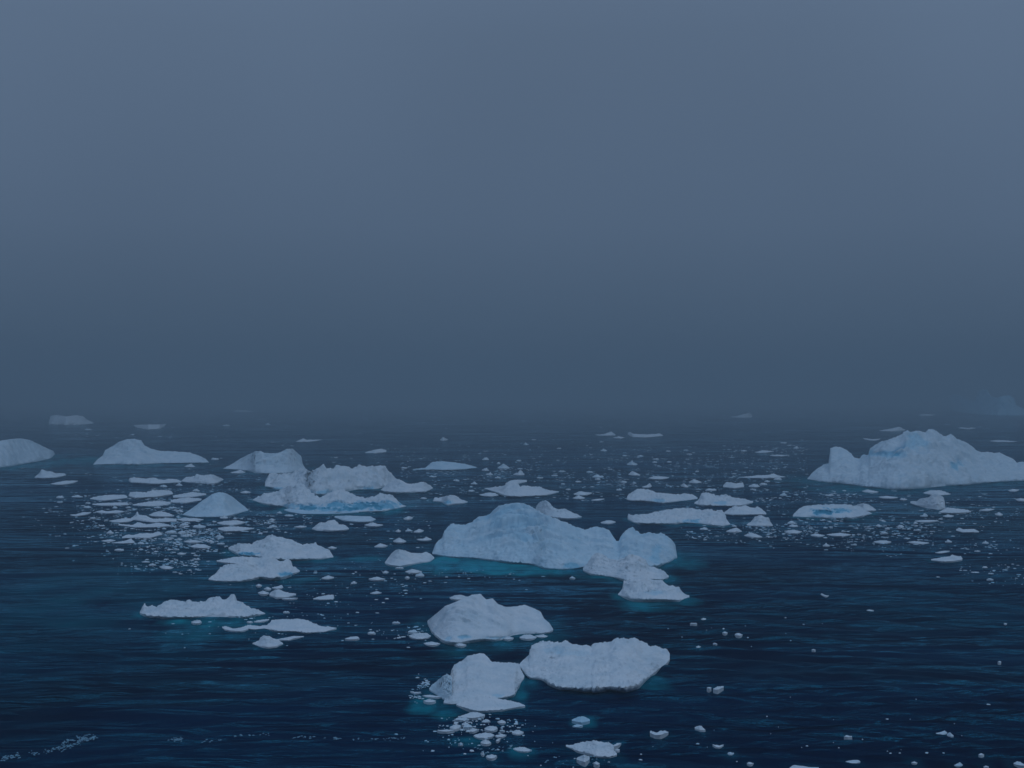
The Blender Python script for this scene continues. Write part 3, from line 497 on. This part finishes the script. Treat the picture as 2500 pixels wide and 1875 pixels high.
5|ice_chunk|-|smooth flat cap right behind the hammer headed growler|frac=.5|1362,978 1400,962 1440,955 1500,955 1550,968 1594,986|+14
5|ice_floe|-|flat white strip at the lower right of the hammer headed growler|frac=.6|1493,1140 1550,1107 1600,1105 1650,1110 1740,1120 1767,1135|+10
5|ice_chunk|-|small oval cake in front of that flat white strip|frac=.6|1528,1172 1570,1159 1622,1170|+12
5|ice_chunk|-|long thin plank of ice below the hammer headed growler|frac=.8|1293,1213 1370,1206 1490,1208|+14
5|ice_chunk|-|white spindle, left of two on the near edge of the right slush|frac=.7|943,1388 1000,1378 1040,1378 1092,1390|+14
5|ice_chunk|-|fuzzy flat streak, right of two on the near edge of the right slush|frac=.7,rough=1.4|1238,1390 1290,1383 1350,1390 1412,1398|+14
5|ice_floe|-|white wedge with a raised left end, far right of the slush|frac=.5|1640,1285 1665,1269 1700,1285 1790,1281 1832,1303|1640,1295 1700,1310 1832,1308
5|ice_floe|lone bright floe|lone bright white floe rising to the right, on the right open water|frac=.45,p=.5,shelf=.3|1428,1537 1500,1525 1590,1512 1605,1498 1640,1508 1680,1512 1692,1530|1428,1544 1530,1557 1600,1555 1692,1540
5|ice_chunk|-|thin faint streak above the lone bright floe|frac=.7|1463,1480 1530,1467 1585,1466|+11
5|ice_chunk|-|small cake near the right edge, level with the hammer headed growler|frac=.6|1840,1120 1900,1110 1962,1113|+13
5|ice_chunk|-|small hump below it near the right edge|frac=.6|1965,1155 2000,1140 2035,1158|+12
5|ice_chunk|-|thin flat piece at the right edge under the arched iceberg's tail|frac=.7|2078,955 2120,945 2172,950|+14
5|ice_chunk|-|flat piece cut by the right edge below the arched iceberg's tail|frac=.7|2140,1030 2180,1022 2240,1030|+16
5|ice_floe|-|thin faint floe with a small hump beyond the arched iceberg's summit|frac=.4|990,452 1080,437 1130,425 1160,418 1180,430 1212,446|+10
5|ice_chunk|-|faint curved sliver left of the arched iceberg's summit|frac=.6|850,515 890,520 940,525 1003,520|+12
5|ice_floe|-|faint twin lump strip in fog between arched iceberg and ghostly iceberg|frac=.4|1655,428 1700,424 1740,432 1770,425 1805,430|+9
5|ice_floe|-|long faint streak of ice right of the arched iceberg's summit|frac=.6|1920,540 1980,533 2060,535 2155,543|+8
5|ice_floe|-|faint flat strip left of the ghostly iceberg in the fog|frac=.4|1320,322 1350,312 1400,312 1462,320|+8
5|iceberg|ghostly iceberg|ghostly blue iceberg with a diagonal left slab, barely visible in fog at right|frac=.2,p=.7,rough=.3,folds=.4,blue=.45|1585,175 1600,140 1650,150 1750,190 1800,200 1820,130 1860,105 1900,110 1940,170 1990,175 2030,160 2090,155 2130,180 2150,240 2212,270 2300,300|1585,285 1700,300 1830,316 2000,326 2200,326 2300,322
5|ice_chunk|-|small low piece, left of two humps in front of the blue grotto floe|frac=.6|190,1298 260,1290 335,1302|+13
5|ice_chunk|-|low piece, right of two humps in front of the blue grotto floe|frac=.6|410,1332 450,1318 530,1336|+12
5|ice_floe|-|ridged flat floe ahead of the blue grotto floe, beside two humps|frac=.7|548,1327 620,1318 660,1315 755,1328|+15
5|ice_chunk|-|flat hump close under the arched iceberg's left belly|frac=.6|845,962 890,948 985,968|+12
5|ice_chunk|-|small flat cake between arched iceberg and hammer headed growler|frac=.7|985,1012 1050,1003 1148,1015|+12
4|ice_floe|block ended floe|white floe with a blocky left end and low tail, first of the right middle group|frac=.45,p=.45,rough=.7,folds=.3,patches=720:905:80:18:.4|450,880 460,855 520,815 560,800 620,810 670,820 690,835 750,840 840,850 900,850 950,845 1010,855 1047,880|450,895 520,904 600,902 680,912 750,926 850,912 950,902 1047,890
4|ice_floe|-|lumpy floe touching the right end of the block ended floe|frac=.45,p=.45,rough=.9,patches=1250:925:80:16:.4|1020,925 1060,890 1080,840 1140,835 1185,850 1200,865 1260,855 1310,860 1360,880 1440,890 1515,908|1020,930 1100,942 1200,943 1300,947 1420,942 1515,920
4|ice_floe|long knobbled floe|long knobbled white floe in front of the block ended floe|frac=.4,p=.42,rough=.9,folds=.3,shelf=.7,patches=990:1078:110:18:.6|457,1040 460,1013 500,1030 560,1020 620,1020 700,1000 760,985 830,980 870,968 920,970 990,965 1050,985 1120,980 1180,990 1250,985 1280,1020 1285,1060 1322,1100|457,1060 500,1082 560,1092 700,1092 850,1100 950,1087 1100,1102 1250,1117 1322,1106
4|ice_floe|-|lumpy white floe behind the right end of the long knobbled floe|frac=.45,rough=.9|1275,1000 1320,970 1360,948 1400,955 1450,945 1490,960 1530,965 1550,950 1590,975 1627,1012|1275,1016 1350,1024 1450,1022 1550,1020 1627,1020
4|ice_chunk|cube like growler|steep sided rounded growler right of the long knobbled floe|frac=.35,p=.45|1463,1105 1500,1080 1530,1040 1580,1025 1620,1045 1650,1045 1660,1080 1682,1112|1463,1112 1550,1122 1620,1122 1682,1117
4|ice_floe|-|two humped small floe behind the lumpy pair of the right middle group|frac=.45|1263,775 1290,748 1340,752 1370,760 1400,755 1430,750 1440,780|1263,790 1350,800 1440,788
4|ice_floe|-|small flat floe in the thin slush above the block ended floe|frac=.6|635,712 680,698 740,700 808,708|+14
4|ice_chunk|-|little sloping hump left of the small flat floe above the block ended floe|frac=.45|463,682 495,655 520,665 566,688|+7
4|ice_floe|thin spread floe|long thin spread floe with crumbs on its back, left of the arched iceberg|frac=.7,p=.4|1403,706 1480,700 1560,690 1640,688 1690,675 1720,690 1787,703|+10
4|ice_chunk|-|low peaked chunk between the small flat floe and the thin spread floe|frac=.5|973,748 1015,722 1082,748|+9
4|ice_chunk|-|tiny horned chunk just behind the block ended floe's head|frac=.5|578,788 620,775 645,755 662,782|+9
4|ice_chunk|-|bumpy small chunk behind the tail of the block ended floe|frac=.5|903,776 930,758 972,786|+9
4|ice_chunk|-|faint jagged piece, leftmost of three in fog above the great blue iceberg's right|frac=.4|183,348 250,345 290,332 320,320 357,350|+8
4|ice_chunk|-|faint flat piece in the middle of three in the fog|frac=.6|333,372 380,362 432,373|+7
4|ice_floe|-|faint scooped slab, widest and rightmost of three in the fog|frac=.35,rough=.4|458,332 480,325 500,340 560,345 640,345 730,338 757,355|458,348 500,370 600,374 757,359
4|ice_chunk|-|peaked little chunk below the right end of the long knobbled floe|frac=.5|1288,1162 1330,1146 1375,1131 1422,1162|+9
4|ice_chunk|-|low white chunk in loose slush below the cube like growler|frac=.5|1440,1198 1490,1175 1540,1185 1592,1210|+10
4|ice_chunk|-|flat mound in loose slush between the cube like growler and blue grotto floe|frac=.6|1798,1168 1860,1150 1927,1166|+14
4|ice_chunk|-|faint ragged strip in the band of slush left of the arched iceberg's horn|frac=.6|1528,496 1600,480 1692,487|+9
4|ice_chunk|-|faint thin streak below the ragged strip left of the arched iceberg's horn|frac=.7|1655,523 1720,516 1803,523|+8
4|ice_chunk|-|very faint lone hump in the fog, highest right of the three fog pieces|frac=.3|1325,198 1390,190 1440,175 1490,162 1512,198|+8
4|ice_chunk|-|small streak of ice lower left of the block ended floe|frac=.7|148,900 200,890 262,888|+10
4|ice_chunk|-|rounded cake, nearer of a stacked pair left of the block ended floe|frac=.5|-5,882 45,858 98,882|+8
4|ice_chunk|-|wider cake, farther of a stacked pair left of the block ended floe|frac=.6|0,848 50,825 100,832 160,838|+16
2|ice_floe|pale blue slab|pale blue flat slab in open water above the pointed flat floe's left|frac=.45,blue=.22,rough=.4,shelf=.3|1755,294 1860,282 1920,232 2000,225 2100,235 2200,250 2292,275|1755,298 1850,296 2000,300 2150,297 2292,281
2|ice_chunk|-|small floe rising to the right in fog above the long rubble floe|frac=.4|1353,152 1420,132 1490,120 1532,132|1353,156 1440,160 1532,148
2|ice_chunk|-|faint small hump with a long flat tail beyond the twin humped iceberg|frac=.4|768,60 800,48 830,32 855,46 920,45 983,44|+10
2|ice_chunk|-|tiny faint cone in the fog above the pale blue slab|frac=.4|1983,46 2012,22 2052,44|+8
2|ice_chunk|-|bumpy white chunk left of the great blue iceberg's upper shoulder|frac=.5|1676,708 1720,690 1757,700|+16
2|ice_chunk|-|pointed low chunk left of the great blue iceberg, above the saddle backed growler|frac=.5|1430,946 1480,918 1542,938|+10
2|ice_chunk|-|broad lumpy chunk in the trio left of the great blue iceberg|frac=.5|1588,900 1640,870 1700,902|+12
2|ice_chunk|-|flying bird shaped chunk nearest the great blue iceberg's left flank|frac=.5|1788,884 1840,880 1872,864 1915,886|+12
2|ice_chunk|-|tiny round hump above the broad lumpy chunk|frac=.5|1608,816 1632,800 1657,816|+9
2|ice_chunk|-|little arched chunk right of the tiny round hump|frac=.5|1763,820 1810,797 1850,812|+12
2|ice_chunk|-|smooth spindle shaped cake below the saddle backed growler's left|frac=.55|1383,1217 1450,1201 1522,1218|+12
2|ice_chunk|-|tiny white triangle left of the smooth spindle shaped cake|frac=.5|1233,1252 1260,1237 1284,1252|+8
2|ice_chunk|-|soft mound of slushy ice right below the saddle backed growler|frac=.5|1693,1158 1750,1135 1832,1156|+13
2|ice_chunk|-|tiny knob below the soft slushy mound|frac=.5|1688,1206 1708,1194 1730,1206|+10
2|ice_chunk|-|small blocky chip left of the soft slushy mound|frac=.5|1498,1162 1525,1150 1552,1160|+10
2|ice_chunk|-|ragged chunk on open water right of the knobby snow floe|frac=.6|985,1212 1040,1190 1093,1206|+12
2|ice_chunk|-|small low chunk off the right shoulder of the undercut peaked floe|frac=.5|1038,955 1075,944 1112,955|+10
2|ice_chunk|-|small rounded chunk between the hooked crest iceberg's tail and long rubble floe|frac=.6|298,488 345,475 388,486|+10
2|ice_chunk|-|tiny crooked streak on open water above the smooth snow peak's left|frac=.6|1395,1340 1450,1322 1492,1334|+9
'''

def parse_params(s):
    kw = {}
    for q in s.split(','):
        if not q: continue
        a, b = q.split('=')
        if a == 'patches':
            kw[a] = [tuple(float(v) for v in t.split(':')) for t in b.split(';')]
        else:
            kw[a] = float(b)
    return kw

LAND = []       # landmarks: phrase, picture x, picture y, half width
TAKEN = []      # occupied picture boxes
GROUPS = {'iceberg': 'icebergs standing in the foggy sea', 'ice_floe': 'flat floes drifting on the sea', 'ice_chunk': 'small ice chunks scattered on the sea'}
CAT = {'iceberg': 'iceberg', 'ice_floe': 'ice floe', 'ice_chunk': 'ice chunk'}
n_traced = 0
for li, line in enumerate(DATA.strip().splitlines()):
    w, name, mark, label, par, tops, bases = line.split('|')
    top = pts(tops, w)
    k = WIN[w][2]
    if bases.startswith('+'):
        n = float(bases[1:]) * k
        xs = np.linspace(top[0, 0], top[-1, 0], 15)
        u = (xs - xs[0]) / (xs[-1] - xs[0])
        lin = top[0, 1] + (top[-1, 1] - top[0, 1]) * u
        topi = np.interp(xs, top[:, 0], top[:, 1])
        base = np.stack([xs, np.maximum(lin, topi + .3) + n * np.sin(np.pi * u) ** .6], -1)
    else:
        base = pts(bases, w)
    kw = parse_params(par)
    if 'patches' in kw:
        ox, oy, k = WIN[w]
        kw['patches'] = [(ox + a * k, oy + b * k, c * k, d * k, e) for a, b, c, d, e in kw['patches']]
    wpx = top[-1, 0] - top[0, 0]
    kw.setdefault('step', 2.0 if wpx > 60 else 1.3)
    kw.setdefault('shelf', .22 if wpx > 120 else .1)
    o = ice_mesh(name, top, base, seed=li, **kw)
    tag(o, label, CAT[name], GROUPS[name])
    n_traced += 1
    mx, my = .5 * (top[0, 0] + top[-1, 0]), base[:, 1].mean()
    TAKEN.append((top[:, 0].min(), top[:, 1].min(), top[:, 0].max(), base[:, 1].max()))
    if mark != '-':
        LAND.append((mark, np.clip(mx, 30, 2470), my, wpx / 2, base[:, 1].max(), top[:, 1].min()))

# ------------------------------------------------------------------ the smaller pieces in the brash field
# density of loose ice over the water, as (picture x, picture row, half width, half height, weight)
FIELD = [(430, 1250, 210, 50, 2.6), (420, 1310, 170, 30, 1.8), (430, 1370, 120, 25, .9), (520, 1170, 260, 22, .25), (620, 1275, 110, 25, .5),
         (800, 1275, 160, 25, .25), (1000, 1190, 260, 50, .30), (1180, 1150, 330, 22, .55), (1380, 1190, 200, 30, .35),
         (1640, 1180, 260, 40, .50), (1850, 1140, 250, 40, .40), (1700, 1235, 300, 25, .35), (2000, 1215, 260, 28, .55),
         (2060, 1290, 280, 26, .95), (2330, 1240, 170, 40, .35), (1830, 1305, 170, 16, .7), (2240, 1330, 250, 20, .35),
         (300, 1070, 420, 18, .18), (900, 1120, 700, 40, .12), (1700, 1110, 800, 26, .22), (1950, 1095, 220, 16, .4),
         (1250, 1020, 1250, 20, .28), (2300, 1040, 220, 30, .22), (2440, 1395, 90, 30, .25), (1030, 1545, 90, 20, .5), (1048, 1678, 26, 22, 2.2), (1020, 1700, 22, 12, 1.5),
         (1100, 1300, 160, 60, .16), (1020, 1400, 260, 40, .12), (700, 1500, 260, 60, .10), (1160, 1800, 120, 36, .16), (2200, 1780, 330, 70, .018), (1800, 1550, 160, 40, .02),
         (1180, 1770, 90, 26, .6), (1480, 1840, 200, 30, .05)]
def sample_field(n, r):
    wts = np.array([f[4] * f[2] * f[3] for f in FIELD]); wts /= wts.sum()
    k = r.choice(len(FIELD), n, p=wts)
    A = np.array(FIELD)[k]
    x = A[:, 0] + A[:, 2] * r.normal(size=n) * .6
    y = A[:, 1] + A[:, 3] * r.normal(size=n) * .6
    return x, y

def free(x0, x1, y, m=1):
    for a, b, c, d in TAKEN:
        if x1 > a - m and x0 < c + m and b - m < y < d + m:
            return False
    return True

ORD = ['first', 'second', 'third', 'fourth', 'fifth', 'sixth', 'seventh', 'eighth', 'ninth', 'tenth', 'eleventh', 'twelfth', 'thirteenth', 'fourteenth', 'fifteenth', 'sixteenth', 'seventeenth', 'eighteenth', 'nineteenth', 'twentieth']
CHUNKS = []
r = np.random.default_rng(42)
tries = 0
TARGET = 290 - sum(1 for l in DATA.strip().splitlines() if l.split('|')[1] == 'ice_chunk')
while len(CHUNKS) < TARGET and tries < 20000:
    tries += 1
    x, y = (float(v[0]) for v in sample_field(1, r))
    if not (6 < x < 2494 and 1035 < y < 1865): continue
    near = (y - 1000) / 800
    wpx = r.uniform(9, 19) * (1 + .3 * near) * (1.5 if r.random() < .25 else 1)
    if not free(x - wpx / 2, x + wpx / 2, y, 2): continue
    kind = r.choice(['flat', 'humped', 'peaked'], p=[.5, .32, .18])
    hp = wpx * {'flat': r.uniform(.10, .17), 'humped': r.uniform(.2, .28), 'peaked': r.uniform(.3, .42)}[kind]
    TAKEN.append((x - wpx / 2, y - hp, x + wpx / 2, y + 2))
    CHUNKS.append((x, y, wpx, hp, kind))
byk = {}
for i, (x, y, wpx, hp, kind) in enumerate(CHUNKS):
    n = 9
    u = np.linspace(0, 1, n)
    if kind == 'peaked':
        c = r.uniform(.3, .7); prof = np.clip(1 - np.abs(u - c) / np.where(u < c, c, 1 - c), 0, 1) ** 1.1
    else:
        prof = np.sin(np.pi * u) ** (.5 if kind == 'flat' else .8)
    prof = prof * (1 + r.uniform(-.55, .35, n)); prof[0] = prof[-1] = 0
    xs = x - wpx / 2 + u * wpx
    top = np.stack([xs, y - hp * prof], -1)
    base = np.stack([xs, y + .15 * hp + wpx * r.uniform(.03, .07) * np.sin(np.pi * u)], -1)
    o = ice_mesh('ice_chunk', top, base, frac=.75 if kind == 'flat' else .5, p=.45, rough=1.0, seed=500 + i, blue=float(r.uniform(0, .12)), shelf=0, step=1.2)
    best = min(LAND, key=lambda l: max(abs(x - l[1]) - l[3], 0) / 2.0 + max(y - l[4], l[5] - y, 0))
    if y > best[4] and abs(x - best[1]) < best[3] * 1.2: d = 'in front of'
    elif y < best[5] + 4 and abs(x - best[1]) < best[3] * 1.2: d = 'beyond'
    elif x < best[1]: d = 'left of'
    else: d = 'right of'
    byk.setdefault((best[0], d, str(kind)), []).append((x, o))
for (lm, d, kind), L_ in byk.items():
    L_.sort(key=lambda t: t[0])
    for j, (x, o) in enumerate(L_):
        if len(L_) == 1: s = f'only small {kind} ice crumb {d} the {lm}'
        elif j == 0: s = f'leftmost small {kind} ice crumb {d} the {lm}'
        elif j == len(L_) - 1: s = f'rightmost small {kind} ice crumb {d} the {lm}'
        else: s = f'{ORD[min(j, 19)]} from left of the small {kind} ice crumbs {d} the {lm}'
        tag(o, s, 'ice chunk', GROUPS['ice_chunk'])

# ------------------------------------------------------------------ brash ice: crumbs nobody could count, one object
def brash(n, r):
    x, y = sample_field(n, r)
    # crumbs close to the traced pieces in the foreground
    cl = fbm(np.stack([x / 46, y / 11, 0 * x + 2.5], -1), 3, .6)
    ok = (x > -30) & (x < 2530) & (y > 1000) & (y < 1890) & (cl + .25 * r.random(len(x)) > .02)
    x, y = x[ok], y[ok]
    VV, FF, c = [], [], 0
    m = 7
    ang = np.linspace(0, 2 * np.pi, m, endpoint=False)
    for i in range(len(x)):
        D = dist_of(y[i]); px = D / F
        wp = (2.0 + 10.0 * r.random() ** 2.4) * (.75 + .35 * min(1, (y[i] - 1000) / 500))
        if not (free(x[i], x[i], y[i], 0)): continue
        W = wp * px * .5
        hh = min(W * r.uniform(.02, .16), .2)
        rad = W * r.uniform(.5, 1.2, m)
        el = r.uniform(.5, 1.5)
        X, Y = (x[i] - CX) * px, D
        ca = r.uniform(0, 6.28)
        ring = np.stack([X + rad * np.cos(ang + ca), Y + el * rad * np.sin(ang + ca), np.full(m, -.02)], -1)
        ring2 = np.stack([X + .75 * rad * np.cos(ang + ca), Y + .75 * el * rad * np.sin(ang + ca), hh * r.uniform(.5, 1, m)], -1)
        ctr = np.array([[X + r.uniform(-.2, .2) * W, Y + r.uniform(-.2, .2) * W, hh * r.uniform(.9, 1.3)]])
        VV.append(np.concatenate([ring, ring2, ctr]))
        for k in range(m):
            k2 = (k + 1) % m
            FF.append((c + k, c + k2, c + m + k2)); FF.append((c + k, c + m + k2, c + m + k)); FF.append((c + m + k, c + m + k2, c + 2 * m))
        c += 2 * m + 1
    return np.concatenate(VV), np.array(FF)

V, Fc = brash(17000, np.random.default_rng(5))
o = mesh_object('brash_ice', V, Fc, ICE, np.clip(fbm(V / 3.0, 2) * .5 + .14, 0, .6), smooth=False)
tag(o, 'fine brash ice and slush strewn over the sea between the floes', 'brash ice', kind='stuff')

# a broken line of foam and bubbles along the wake in the lower left
def foam():
    r = np.random.default_rng(9)
    VV, FF, c = [], [], 0
    lines = [([(0, 1855), (40, 1845), (110, 1836), (170, 1822), (205, 1808), (240, 1800)], 210, 4.0), ([(150, 1815), (190, 1802), (240, 1800)], 60, 3),
             ([(415, 1810), (450, 1803)], 30, 3), ([(460, 1815), (500, 1812), (540, 1805), (570, 1797), (640, 1795), (700, 1800), (780, 1803), (900, 1806), (1000, 1803)], 130, 2.2),
             ([(1130, 1830), (1180, 1834), (1250, 1826), (1300, 1830)], 60, 6), ([(1330, 1850), (1400, 1862), (1480, 1850)], 40, 8)]
    for P, n, sp in lines:
        P = np.array(P, float)
        cum = np.concatenate([[0], np.cumsum(np.hypot(*np.diff(P, axis=0).T))])
        for i in range(n):
            s = r.random() * cum[-1]
            if perlin(np.array([s * .035, sp, 3.1])) < -.12: continue
            x = np.interp(s, cum, P[:, 0]) + r.normal() * 3; y = np.interp(s, cum, P[:, 1]) + r.normal() * sp * .8
            D = dist_of(y); px = D / F
            a, b = px * r.uniform(.8, 4.5), px * r.uniform(.8, 3)
            X = (x - CX) * px; t = r.uniform(-.2, .5)
            m = 6
            an = np.linspace(0, 2 * np.pi, m, endpoint=False)
            rr = r.uniform(.5, 1.2, m)
            ring = np.stack([X + rr * a * np.cos(an), D + rr * (b * np.sin(an)) + t * a * np.cos(an) * 3, np.full(m, .012)], -1)
            VV.append(np.concatenate([ring, [[X, D, .04]]]))
            FF += [(c + k, c + (k + 1) % m, c + m) for k in range(m)]
            c += m + 1
    return np.concatenate(VV), np.array(FF)
mf, tf, bf = nodes_of('sea_foam')
bf.inputs['Base Color'].default_value = (.20, .40, .52, 1); bf.inputs['Roughness'].default_value = .8
V, Fc = foam()
tag(mesh_object('sea_foam', V, Fc, mf, smooth=False), 'thin broken line of pale foam on dark water at the lower left', 'foam', kind='stuff')

# ------------------------------------------------------------------ the sea: one sheet out to the horizon
fine = np.radians(np.arange(-24, 24.01, .09))
coarse_l = np.radians(np.arange(-180, -24, 6.0)); coarse_r = np.radians(np.arange(26, 180, 6.0))
A = np.concatenate([coarse_l, fine, coarse_r])
rows_px = np.arange(1000, 50, -3.6)
R = np.concatenate([[1, 8, 20, 32], CAM_H * F / rows_px, [1000, 1500, 2400, 3600, 6000]])
RR, AA = np.meshgrid(R, A, indexing='ij')
X, Y = RR * np.sin(AA), RR * np.cos(AA)
# gentle swell
P = np.stack([X * .10 + .05 * Y, Y * .22 - .10 * X, 0 * X], -1)
fade = np.clip((420 - RR) / 300, 0, 1)
Z = .05 * fbm(P, 3, .5) * fade - .02
# wind ripples running away to the right, strongest on the open water at lower right
wob = fbm(np.stack([X * .05, Y * .05, 0 * X + 4], -1), 3, .5)
wob2 = fbm(np.stack([X * .16, Y * .16, 0 * X + 14], -1), 2, .5)
near_ = np.clip((130 - RR) / 60, 0, 1)
patch = np.clip(.35 + 1.1 * fbm(np.stack([X * .045, Y * .03, 0 * X + 8], -1), 2), 0, 1)
east = np.clip((X + 3) / 9, .25, 1)
Z += .095 * near_ * east * patch * np.sin(2 * np.pi / 3.1 * (Y + .42 * X) + 5 * wob)
Z += .036 * near_ * east * (1.1 - patch) * np.sin(2 * np.pi / 1.55 * (Y + .6 * X) + 6 * wob2)
Z += .022 * near_ * np.sin(2 * np.pi / 1.9 * (Y - .25 * X) + 5 * wob2 + 3 * wob)
Z -= .04
# sunken ice shelves around the blocks
shelf = np.zeros(X.shape)
nn = fbm(np.stack([X * .35, Y * .18, 0 * X + 9], -1), 4, .55)
nn2 = fbm(np.stack([X * 1.1, Y * .35, 0 * X + 3], -1), 3, .55)
for line, st, H in FOOT:
    c = line.mean(0); ext = np.abs(line - c).max(0)
    reach_x = .3 + .7 * H; reach_y = 1.0 + 2.6 * H
    sel = (np.abs(X - c[0]) < ext[0] + 3 * reach_x) & (np.abs(Y - c[1]) < ext[1] + 3 * reach_y + 4)
    if not sel.any() or st <= 0: continue
    xs, ys = X[sel], Y[sel]
    step = max(1, len(line) // 60)
    d = np.full(xs.shape, 1e9)
    for q in line[::step]:
        d = np.minimum(d, np.sqrt(((xs - q[0]) / reach_x) ** 2 + ((ys - q[1]) / reach_y) ** 2))
    v = st * np.clip((.75 - d + .55 * nn[sel]) / .8, 0, 1) ** 1.2 * (.8 + .5 * nn2[sel])
    shelf[sel] = np.maximum(shelf[sel], v)
# broad turquoise patches where ice lies just under the surface (picture x, row, half width, half height, strength)
SH = [(1100, 1368, 80, 18, .9), (1180, 1377, 160, 20, 1.0), (1290, 1390, 120, 15, .8), (1370, 1395, 60, 9, .5), (1640, 1360, 80, 22, .55), (1600, 1385, 60, 14, .4),
      (1450, 1405, 60, 9, .5), (420, 1515, 60, 14, .75), (520, 1518, 110, 18, .55), (470, 1545, 150, 30, .3), (1570, 1478, 80, 12, .6), (1040, 1715, 45, 22, .7), (1095, 1740, 45, 14, .6), (1270, 1690, 25, 30, .5), (1300, 1660, 25, 20, .4),
      (1590, 1660, 50, 24, .35), (1150, 1805, 60, 14, .4), (830, 1250, 190, 8, .5), (900, 1362, 60, 10, .5), (760, 1365, 60, 9, .4),
      (180, 1125, 120, 12, .45), (40, 1140, 80, 8, .5), (330, 1135, 160, 6, .35), (2100, 1192, 180, 14, .45), (2010, 1175, 120, 10, .35), (2050, 1262, 110, 8, .35),
      (1690, 1275, 90, 8, .5), (1140, 1560, 90, 24, .3), (700, 1415, 60, 10, .35), (620, 1355, 50, 8, .5), (1100, 1590, 60, 20, .22), (1340, 1330, 0.1, .1, 0),
      (240, 1450, 330, 120, .16), (300, 1560, 300, 50, .10), (2300, 1480, 300, 60, .06)]
for (sx, sy, rx, ry, st) in SH:
    st = st * 1.2 if st > .2 else st
    if st <= 0: continue
    cx_, D0 = (sx - CX) * dist_of(sy) / F, dist_of(sy)
    Rx = rx * D0 / F; Ry = .5 * (dist_of(sy - ry) - dist_of(sy + ry))
    q = ((X - cx_) / Rx) ** 2 + ((Y - D0) / Ry) ** 2
    v = st * np.clip((1.15 - np.sqrt(q) + .6 * nn) / .75, 0, 1) ** 1.2 * (.8 + .5 * nn2) if st > .2 else st * np.exp(-q * 1.2) * (.8 + nn)
    shelf = np.maximum(shelf, v)
shelf = np.clip(shelf, 0, 1)
V = np.stack([X, Y, Z], -1).reshape(-1, 3)
nr, nc = X.shape
idx = np.arange(nr * nc).reshape(nr, nc)
nxt = np.roll(idx, -1, axis=1)
Fc = np.stack([idx[:-1], nxt[:-1], nxt[1:], idx[1:]], -1).reshape(-1, 4)
sea = mesh_object('water', V, Fc, WATER, shelf.ravel(), 'shelf')
tag(sea, kind='structure')

# ------------------------------------------------------------------ fog
HAZE_TOP, HAZE_R = 46.0, 6200.0
bx = [(-HAZE_R, -HAZE_R, -3), (HAZE_R, -HAZE_R, -3), (HAZE_R, HAZE_R, -3), (-HAZE_R, HAZE_R, -3),
      (-HAZE_R, -HAZE_R, HAZE_TOP), (HAZE_R, -HAZE_R, HAZE_TOP), (HAZE_R, HAZE_R, HAZE_TOP), (-HAZE_R, HAZE_R, HAZE_TOP)]
bfc = [(0, 3, 2, 1), (4, 5, 6, 7), (0, 1, 5, 4), (1, 2, 6, 5), (2, 3, 7, 6), (3, 0, 4, 7)]
mh = bpy.data.materials.new('sea_fog'); mh.use_nodes = True
th = mh.node_tree; th.nodes.clear()
oh = th.nodes.new('ShaderNodeOutputMaterial'); vh = th.nodes.new('ShaderNodeVolumePrincipled')
vh.inputs['Color'].default_value = (.49, .605, .66, 1)
vh.inputs['Density'].default_value = .0020
vh.inputs['Anisotropy'].default_value = 0.0
th.links.new(vh.outputs[0], oh.inputs['Volume'])
hz = mesh_object('haze', bx, bfc, mh, smooth=False)
tag(hz, 'thick blue grey sea fog hanging over the water and the far ice', 'fog', kind='stuff')
print('traced', n_traced, 'chunks', len(CHUNKS), 'brash faces', len(V))
